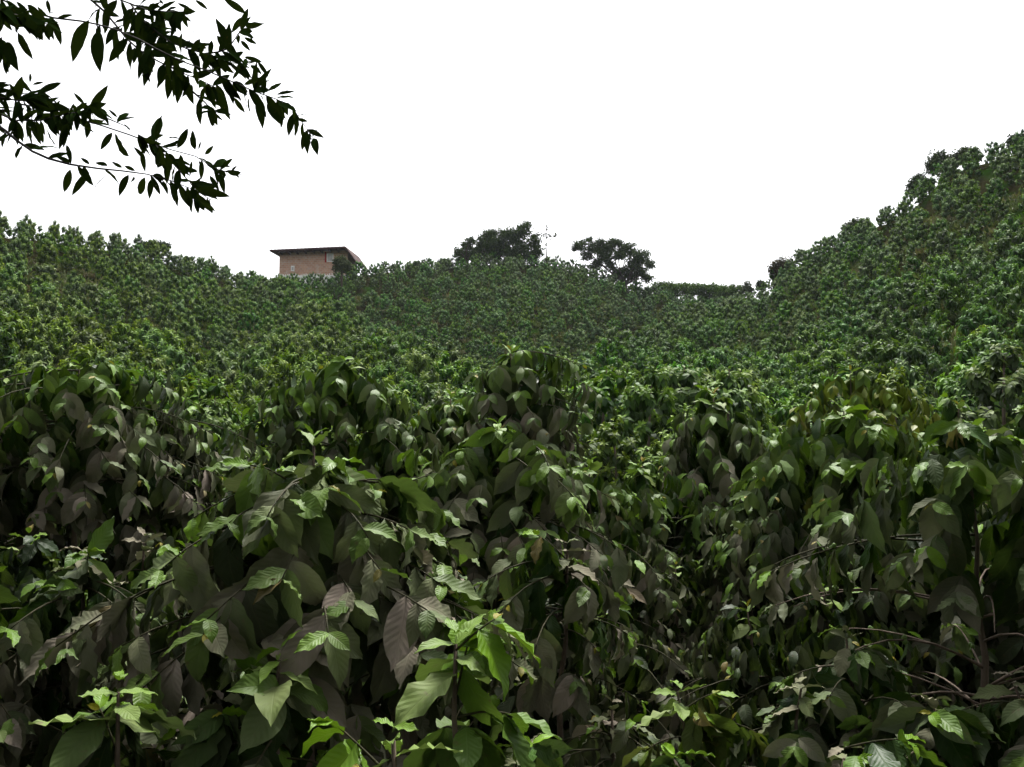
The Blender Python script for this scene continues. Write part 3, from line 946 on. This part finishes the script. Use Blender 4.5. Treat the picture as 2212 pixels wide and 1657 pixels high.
for i, (px, lab) in enumerate(((1435, 'leftmost tree of the smooth hedge-like row across the saddle'), (1483, 'smooth-topped tree over the bright gap in the saddle row'),
                               (1532, 'smooth-topped tree right of the bright gap in the saddle row'), (1580, 'rightmost tree of the smooth hedge-like row across the saddle'))):
    yt = 613 + 2.2 * i
    lob = [(px - 20, yt + 5, 9), (px - 7, yt + 4, 9), (px + 7, yt + 4, 9), (px + 20, yt + 5, 9), (px - 14, yt + 15, 10), (px, yt + 14, 10), (px + 14, yt + 15, 10)]
    if i != 1:
        lob += [(px - 12, yt + 27, 10), (px + 4, yt + 28, 10), (px + 16, yt + 27, 10)]
    lobe_tree('saddle_tree', lab, 'row of trees across the saddle', lob, (px + 5, 655), 108, leaf=.22, col=(0.06, 0.12, 0.02), dens=60)
ridge_tree('shrub', 'round dark shrub in front of the right end of the brick house', 'shrub', 'shrubs on the skyline', 738, 552, 592, 38, 91, 14, leaf=.2, col=(0.045, 0.06, 0.02), hang=0.0)
for px, pt, pb, w, Y, lab in (
        (335, 506, 540, 60, 73, 'dark spreading shrub on the left ridge above the slope bend'),
        (458, 556, 585, 30, 80, 'small dark shrub low on the left ridge towards the house'),
        (1695, 545, 600, 66, 79, 'reddish dark shrub at the lower end of the right hill skyline'),
        (1645, 594, 625, 18, 99, 'tiny dark shrub on the saddle next to the right hill'),
        (1615, 596, 640, 26, 104, 'small grey-green round shrub on the saddle skyline'),
        (1848, 462, 505, 46, 71, 'thin pale shrub sticking up half way along the right hill skyline'),
        (1990, 366, 420, 52, 65, 'dark shrub on the steep step of the right hill skyline'),
        (2036, 312, 375, 62, 64, 'tall dark tree at the top of the steep step on the right hill'),
        (2090, 312, 350, 60, 62.5, 'green rounded shrub on the right hilltop beside the tall dark tree'),
        (2200, 278, 330, 50, 60, 'dark shrub on the right hilltop at the picture edge'),
        (905, 556, 585, 42, 98, 'low dark shrub on the central ridge right of the house'),
        (960, 550, 580, 36, 99, 'small dark shrub between the house and the hilltop trees')):
    c = (0.055, 0.04, 0.03) if 'reddish' in lab else (0.05, 0.07, 0.03) if ('green' in lab or 'pale' in lab) else (0.028, 0.05, 0.02)
    pt += 18 if px < 500 else 12
    ridge_tree('tree' if ' tree' in lab and lab.startswith('tall') else 'shrub', lab, 'tree' if lab.startswith('tall') else 'shrub', 'shrubs on the skyline', px, pt, pb, w, Y,
               max(8, int(w / 4)), leaf=.19, per=60, col=c, hang=0.0, cl=.22)


def slender():
    b = at(1180, 560, 100)
    gz = float(ground(b[0], b[1]))
    root = empty('slender_tree', (b[0], b[1], gz - .1))
    tag(root, 'slender bare tree with thin trunk and few leaf tufts beside the tallest tree', 'tree', 'trees on the skyline')
    Hh = at(1180, 486, 100)[2] - gz + .1
    tr = [np.array([0.03 * math.sin(i), 0.0, Hh * i / 8]) for i in range(9)]
    V, Fc = tube(tr, .08, .03, 6)
    obj('trunk', mesh_from('trunk', V, Fc, M_TBARK), root)
    C = Cloud()
    for h, dx, n in ((.985, .1, 5), (.9, -.05, 6), (.78, -.75, 14), (.76, -.35, 10), (.77, .15, 10), (.75, .5, 12), (.7, .9, 8), (.62, .35, 5), (.5, -.3, 5), (.45, -.45, 4)):
        p0 = np.array([0, 0, Hh * (h - .06)])
        p1 = np.array([dx, rng.normal(0, .3), Hh * h])
        V, Fc = tube([p0, (p0 + p1) / 2 - ZUP * .04, p1], .018, .008, 4)
        obj('branch', mesh_from('branch', V, Fc, M_TBARK), root)
        for _ in range(n):
            C.add(p1 + rng.normal(0, .13, 3), rng.normal(0, 1, 3) * np.array([1, 1, .5]), ZUP + rng.normal(0, .4, 3), rng.uniform(.22, .4), (.03, .03, .02, .1))
    obj('crown', C.mesh('crown', T_BLOB, M_TREE), root)


slender()


# ------------------------------------------------------------------ house on the ridge
def box_mesh(name, x0, x1, y0, y1, z0, z1, mat):
    V = [(x, y, z) for z in (z0, z1) for x, y in ((x0, y0), (x1, y0), (x1, y1), (x0, y1))]
    Fc = [(3, 2, 1, 0), (4, 5, 6, 7), (0, 1, 5, 4), (1, 2, 6, 5), (2, 3, 7, 6), (3, 0, 4, 7)]
    return mesh_from(name, V, Fc, mat, False)


def brick_material():
    m, nt, nd, lk = nodes_of('weathered_brick')
    out = N(nt, 'ShaderNodeOutputMaterial')
    tc = N(nt, 'ShaderNodeTexCoord')
    sx = N(nt, 'ShaderNodeSeparateXYZ')
    lk.new(tc.outputs['Object'], sx.inputs[0])
    cb = N(nt, 'ShaderNodeCombineXYZ')
    lk.new(math_n(nt, 'ADD', sx.outputs['X'], sx.outputs['Y']), cb.inputs[0])
    lk.new(sx.outputs['Z'], cb.inputs[1])
    br = N(nt, 'ShaderNodeTexBrick')
    br.inputs['Scale'].default_value = 1.0
    br.inputs['Brick Width'].default_value = 0.36
    br.inputs['Row Height'].default_value = 0.19
    br.inputs['Mortar Size'].default_value = 0.018
    br.inputs['Color1'].default_value = (0.40, 0.21, 0.14, 1)
    br.inputs['Color2'].default_value = (0.52, 0.30, 0.20, 1)
    br.inputs['Mortar'].default_value = (0.48, 0.38, 0.31, 1)
    lk.new(cb.outputs[0], br.inputs['Vector'])
    nz = N(nt, 'ShaderNodeTexNoise')
    nz.inputs['Scale'].default_value = 2.2
    nz.inputs['Detail'].default_value = 8
    lk.new(tc.outputs['Object'], nz.inputs['Vector'])
    st = math_n(nt, 'MULTIPLY', math_n(nt, 'SUBTRACT', nz.outputs['Fac'], .5, clamp=True), 3.2, clamp=True)
    c = mix_c(nt, st, br.outputs['Color'], (0.50, 0.42, 0.36))
    pr = N(nt, 'ShaderNodeBsdfPrincipled')
    lk.new(c, pr.inputs['Base Color'])
    pr.inputs['Roughness'].default_value = .9
    lk.new(pr.outputs[0], out.inputs['Surface'])
    return m


M_BRICK = brick_material()
M_ROOF = rough_material('rusty_roof_sheet', (0.035, 0.018, 0.02), (0.08, 0.035, 0.035), 3, .8, .3, c3=(0.12, 0.075, 0.06))
M_WHITE = rough_material('whitewash', (0.72, 0.71, 0.69), (0.82, 0.81, 0.8), 5, .8, .1)
M_RED = rough_material('red_paint', (0.30, 0.02, 0.02), (0.38, 0.04, 0.03), 4, .6, .1)
M_PANE = rough_material('dull_pane', (0.35, 0.33, 0.32), (0.5, 0.48, 0.47), 3, .3, .05)


def house():
    Y = 98.0
    pl, prr = at(603, 588, Y), at(752, 588, Y)
    base = at(603, 592, Y)[2]
    zt = at(603, 548, Y)[2]
    L = prr[0] - pl[0]
    root = empty('brick_house', (pl[0], Y, base), R(-3))
    tag(root, 'small brick house with dark overhanging roof and white base on the ridge', 'house')
    h = zt - base + .35
    gz = float(ground(pl[0], Y)) - base - .6
    obj('wall', box_mesh('brick_wall', 0, L, 0, 4.5, -.16, h, M_BRICK), root)
    obj('plinth', box_mesh('plinth', -.04, L + .04, -.04, 4.54, min(gz, -1.2), -.16, M_WHITE), root)
    # whitewashed uprights along the foot of the wall
    V, Fc = [], []
    x = .12
    while x < L - .2:
        hh, w = rng.uniform(.06, .2), rng.uniform(.05, .1)
        o = len(V)
        V += [(xx, yy, zz) for zz in (-.16, -.16 + hh) for xx, yy in ((x, -.035), (x + w, -.035), (x + w, .0), (x, .0))]
        Fc += [tuple(i + o for i in f) for f in ((4, 5, 6, 7), (0, 1, 5, 4), (1, 2, 6, 5), (3, 0, 4, 7))]
        x += w + rng.uniform(.06, .2)
    obj('whitewash_edge', mesh_from('whitewash_edge', V, Fc, M_WHITE, False), root)
    # roof: long low plane, short steep plane at the right, deep eaves
    prof = [(-.65, zt - base + .12), (L + .02, at(752, 540, Y)[2] - base), (L + 1.05, at(775, 570, Y)[2] - base)]
    th = .14
    V, Fc = [], []
    y0, y1 = -1.25, 5.2
    nseg = 40
    ts = []
    for (xa, za), (xb, zb) in zip(prof[:-1], prof[1:]):
        ts += [(xa + (xb - xa) * i / nseg, za + (zb - za) * i / nseg) for i in range(nseg + (1 if xb == prof[-1][0] else 0))]
    for i, (xx, zz) in enumerate(ts):
        w = .03 * (i % 2)
        V += [(xx, y0, zz + w), (xx, y1, zz + w + .35), (xx, y1, zz - th + .35), (xx, y0, zz - th)]
    for i in range(len(ts) - 1):
        a, b = 4 * i, 4 * i + 4
        Fc += [(a, b, b + 1, a + 1), (a + 1, b + 1, b + 2, a + 2), (a + 2, b + 2, b + 3, a + 3), (a + 3, b + 3, b, a)]
    Fc += [(0, 1, 2, 3), tuple(len(V) - 4 + k for k in (3, 2, 1, 0))]
    rf = obj('roof', mesh_from('roof', V, Fc, M_ROOF, False), root)
    for i in range(9):                               # rafter ends under the eave
        xx = .2 + i * (L - .3) / 8
        zz = prof[0][1] + (prof[1][1] - prof[0][1]) * (xx + .65) / (L + .67)
        obj('rafter', box_mesh('rafter', xx, xx + .1, -1.1, -.003, zz - .3, zz - th - .004, M_ROOF), rf)
    dx = at(703, 560, Y)[0] - pl[0]
    zd = at(703, 568, Y)[2] - base
    obj('post', box_mesh('post', dx, dx + .14, -.09, -.003, zd, h - .25, M_RED), root)
    fr = obj('window', box_mesh('window', dx + .2, dx + .85, -.05, -.003, zd + .05, h - .4, M_WHITE), root)
    obj('pane', box_mesh('pane', dx + .27, dx + .78, -.06, -.052, zd + .12, h - .47, M_PANE), fr)
    wx = at(629, 580, Y)[0] - pl[0]
    zw = at(629, 588, Y)[2] - base
    fr = obj('window', box_mesh('window', wx, wx + .34, -.05, -.003, zw + .1, zw + .62, M_WHITE), root)
    obj('pane', box_mesh('pane', wx + .07, wx + .27, -.06, -.052, zw + .17, zw + .5, M_PANE), fr)


house()


# ------------------------------------------------------------------ overhanging shade tree on the left
def zc(zx, zy):                                      # coordinates read off an enlargement of the top left corner
    return zx * 0.35157, zy * 0.35157


def overhang():
    root = empty('overhanging_tree', (-3.6, 2.6, float(ground(-3.6, 2.6)) - .05))
    tag(root, 'dark tree reaching in from the upper left with leafy twigs against the white sky', 'tree')
    org = np.array(root.location)
    twigs = [
        [(-260, -120), (0, -10), (130, 60), (330, 110), (500, 130), (600, 150), (720, 185), (860, 245), (960, 300), (1100, 370), (1260, 430), (1400, 490), (1560, 560), (1700, 610), (1800, 660), (1835, 720), (1885, 790), (1925, 855)],
        [(380, -160), (560, 0), (640, 70), (720, 165), (780, 240), (860, 310), (960, 370), (1100, 440), (1250, 500), (1330, 540)],
        [(560, -130), (740, 0), (900, 60), (1050, 75), (1180, 70)],
        [(800, 20), (870, 120), (970, 200), (1050, 260), (1150, 300), (1260, 330), (1400, 380), (1500, 400), (1600, 372)],
        [(1260, 330), (1340, 320), (1400, 300), (1450, 230), (1480, 190), (1515, 60)],
        [(-200, 60), (0, 60), (90, 90), (220, 120), (300, 150)],
        [(-200, 180), (0, 240), (40, 330)],
        [(-250, 640), (0, 700), (90, 740), (250, 740), (400, 700), (480, 690), (560, 660)],
        [(120, 640), (240, 660), (480, 730), (620, 770), (800, 830), (930, 880), (1050, 920), (1200, 960), (1330, 1040), (1490, 1075)],
        [(-200, 640), (30, 800), (100, 860), (200, 930), (300, 975), (430, 1010), (600, 1035), (750, 1050), (900, 1070), (1050, 1110), (1200, 1170), (1300, 1230)],
        [(-150, 520), (0, 600), (120, 620), (200, 580), (280, 570)],
        [(1180, 560), (1260, 630), (1305, 680)],
        [(520, 640), (640, 720), (760, 770), (800, 790)],
        [(850, 830), (960, 900), (1060, 1000), (1130, 1080), (1200, 1150)],
    ]
    C = Cloud()

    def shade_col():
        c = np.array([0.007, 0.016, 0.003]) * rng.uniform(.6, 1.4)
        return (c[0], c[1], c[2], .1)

    def leaf(pb, pt, wide=1.0):
        d = pt - pb
        n = np.array([rng.normal(0, .5), -1.0, rng.normal(0, .5) + .3])
        C.add(pb - org, d, n, np.linalg.norm(d) * 1.03, shade_col())

    dens = [0.5, 1, 1, 1.3, .5, 2.2, 1.5, 1.6, .55, .5, 1.6, .3, .6, 1]
    for k, tw in enumerate(twigs):
        Y0 = 3.3 + .12 * k % .5
        pts = []
        for i, (zx, zy) in enumerate(tw):
            pts.append(at(*zc(zx, zy), Y0 + .25 * math.sin(.5 * i + k)))
        pts = np.array(pts)
        V, Fc = tube(pts - org, .0055 if k in (1, 7, 9) else .0038, .0013, 5, .05)
        obj('branch', mesh_from('branch', V, Fc, M_DBARK), root)
        sl = np.linalg.norm(np.diff(pts, axis=0), axis=1)
        for i in range(len(sl)):
            T = unit(pts[i + 1] - pts[i])
            nl = rng.poisson(sl[i] / .015 * dens[k] * (1.0 if tw[i][0] > 820 or dens[k] > 1 else .25))
            for _ in range(nl):
                p = pts[i] + (pts[i + 1] - pts[i]) * rng.random()
                sgn = rng.choice([-1, 1])
                d = T * rng.uniform(.2, 1.0) + sgn * np.array([-T[2], 0, T[0]]) * rng.uniform(.5, 1.1) + np.array([0, rng.normal(0, .5), -.35 + rng.normal(0, .25)])
                leaf(p, p + unit(d) * rng.uniform(.055, .105))
    hand = """545 125 400 345;605 185 580 415;785 235 665 372;830 290 765 415;945 345 865 510;1060 370 958 540;1130 420 1045 578;1180 530 1115 580;1180 520 1165 590
1250 540 1230 630;1330 520 1400 720;1440 600 1500 695;1530 600 1520 700;1580 610 1625 758;1640 640 1720 765;1500 350 1612 375;1540 400 1600 430;1500 520 1595 480
1560 550 1650 490;1650 560 1735 505;1700 580 1800 560;1700 600 1805 592;1710 630 1795 660;1300 680 1190 693;1300 680 1300 772;1310 680 1355 750;1300 675 1230 630
1320 678 1400 680;1800 650 1815 730;1820 720 1885 680;1830 730 1885 750;1920 840 1948 785;1925 850 1945 912;1920 855 1890 850;1480 190 1515 45;1400 320 1370 100
1410 320 1390 110;1400 310 1340 210;1470 190 1535 215;1500 230 1580 275;1510 165 1600 160;1480 250 1530 300;1100 90 1040 240;1120 200 1100 330;1260 260 1220 350
1300 250 1290 340;1230 240 1170 320;870 60 825 185;800 80 750 155;720 0 605 120;640 20 560 0;1200 0 1275 50;1090 20 1185 60;980 0 1000 25;690 815 615 915
705 825 775 975;965 870 960 690;950 870 970 700;1000 860 1080 820;1090 910 1160 785;1200 920 1160 785;1220 920 1230 870;1260 950 1310 900;1310 1030 1415 955
1350 1045 1420 970;1400 1060 1495 1075;1420 1060 1450 1010;1290 1080 1340 1170;1350 1060 1380 1180;1230 1160 1400 1215;1210 1190 1310 1305;1190 1200 1300 1290
1160 1150 1125 1275;1060 1130 1070 1230;1000 1110 1030 1190;930 1100 920 1200;890 1090 845 1220;790 1075 715 1182;668 1070 555 1140;547 1060 440 1185;432 1042 393 1190
822 1085 815 1135;870 930 890 1050;980 930 960 1030;1020 930 1060 1050;1110 950 1120 1090;1180 990 1160 1090;440 1000 335 955;550 1010 500 965;660 1020 590 990
750 1030 690 995;830 1050 760 1010;520 640 450 572;550 650 640 740;640 700 660 760;720 720 665 670;740 740 825 710;760 760 805 800;430 700 450 630;410 760 365 915
420 760 380 900;410 890 440 990;290 790 325 920;190 780 180 890;80 800 35 885;150 660 110 750;240 660 410 665;60 515 110 600;125 485 160 560;185 450 190 510
200 520 265 500;220 560 300 580;230 600 290 600;290 0 300 75;290 140 390 205;230 160 250 240;300 130 310 215;110 200 190 365;110 210 170 300;20 280 40 400;40 260 75 380
0 230 20 340;1250 440 1290 330;870 900 820 850;1080 1000 1030 930;1250 1050 1220 980;890 980 830 900;0 20 90 120;40 0 140 110;100 10 200 110;170 30 260 130;60 60 150 170;0 90 70 190;180 60 120 180;230 40 290 120;10 40 110 60;120 100 230 190"""
    for grp in hand.replace('\n', ';').split(';'):
        a, b, c, d = map(float, grp.split())
        Y0 = 3.3 + rng.normal(0, .08)
        leaf(at(*zc(a, b), Y0), at(*zc(c, d), Y0 + rng.normal(0, .03)))
    # unseen rest of the crown, enlarged and thickened overhead to darken the foreground
    n = 0
    while n < 1100:
        ce = np.array([rng.uniform(-7, 6), rng.uniform(-8.0, 3.2), rng.uniform(3.4, 6.4)])
        if ce[2] < CAMZ + .52 * max(ce[1], 0) + 1.1 and ce[0] > -.55 * max(ce[1], 0) - 1.0:
            continue
        n += 1
        for _ in range(32):
            dv = unit(rng.normal(0, 1, 3))
            C.add(ce + dv * .55 * rng.random() ** .5 - org, dv + np.array([0, 0, -.5]), ZUP + rng.normal(0, .4, 3), rng.uniform(.14, .23), shade_col())
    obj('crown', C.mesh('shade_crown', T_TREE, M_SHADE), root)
    V, Fc = tube([np.array(p, float) for p in ((0, 0, -.2), (.05, 0, 1.0), (-.02, -.1, 2.2), (.1, -.2, 3.4), (.3, -.4, 5.0))], .19, .09, 10, .05)
    obj('trunk', mesh_from('trunk', V, Fc, M_TBARK), root)
    for a, b in (((.0, -.1, 2.1), twigs[9][0]), ((.05, -.15, 2.6), twigs[7][0]), ((.1, -.2, 3.3), twigs[0][0]), ((.15, -.25, 3.7), twigs[1][0]), ((.1, -.2, 2.9), twigs[5][0])):
        e = at(*zc(*b), 3.3) - org
        a = np.array(a)
        V, Fc = tube([a, a * .6 + e * .4 + ZUP * .12, e], .04, .009, 6)
        obj('branch', mesh_from('limb', V, Fc, M_TBARK), root)


overhang()

# ------------------------------------------------------------------ haze
def haze():
    m, nt, nd, lk = nodes_of('valley_air')
    out = N(nt, 'ShaderNodeOutputMaterial')
    pv = N(nt, 'ShaderNodeVolumePrincipled')
    pv.inputs['Color'].default_value = (0.86, 0.91, 1.0, 1)
    pv.inputs['Density'].default_value = HAZE
    pv.inputs['Anisotropy'].default_value = 0.2
    lk.new(pv.outputs[0], out.inputs['Volume'])
    o = obj('haze', box_mesh('haze', -950, 950, -950, 950, -12, 42, m))
    tag(o, kind='stuff')


HAZE = 0.00014
haze()

# ------------------------------------------------------------------ light
SUN_EL, SUN_AZ = R(61), R(14)                        # azimuth from +Y towards +X
w = bpy.data.worlds.new('World')
scene.world = w
w.use_nodes = True
nt = w.node_tree
nt.nodes.clear()
out = nt.nodes.new('ShaderNodeOutputWorld')
bg = nt.nodes.new('ShaderNodeBackground')
sky = nt.nodes.new('ShaderNodeTexSky')
sky.sky_type = 'NISHITA'
sky.sun_disc = False
sky.sun_elevation = SUN_EL
sky.sun_rotation = SUN_AZ
sky.dust_density = 4.0
hs = nt.nodes.new('ShaderNodeHueSaturation')
hs.inputs['Saturation'].default_value = 0.12         # overcast: a white sky
nt.links.new(sky.outputs[0], hs.inputs['Color'])
nt.links.new(hs.outputs[0], bg.inputs['Color'])
bg.inputs['Strength'].default_value = 0.08
nt.links.new(bg.outputs[0], out.inputs[0])
sl = bpy.data.lights.new('sun', 'SUN')
sl.energy = 1.5
sl.angle = R(14)
sl.color = (1.0, 0.97, 0.92)
so = bpy.data.objects.new('sun', sl)
so.rotation_euler = (R(90) - SUN_EL, 0, -SUN_AZ + math.pi)
dv = Vector((math.sin(SUN_AZ) * math.cos(SUN_EL), math.cos(SUN_AZ) * math.cos(SUN_EL), math.sin(SUN_EL)))
so.rotation_euler = (-dv).to_track_quat('-Z', 'Y').to_euler()
so.location = (0, 0, 60)
col.objects.link(so)

vs = scene.view_settings
vs.view_transform = 'Standard'
vs.look = 'None'
vs.exposure = 2.05
vs.gamma = 1.0
scene.cycles.max_bounces = 6
scene.cycles.diffuse_bounces = 2
scene.cycles.glossy_bounces = 2
scene.cycles.transmission_bounces = 3
scene.cycles.use_denoising = True
print('near', len(near), 'rest', len(rest))
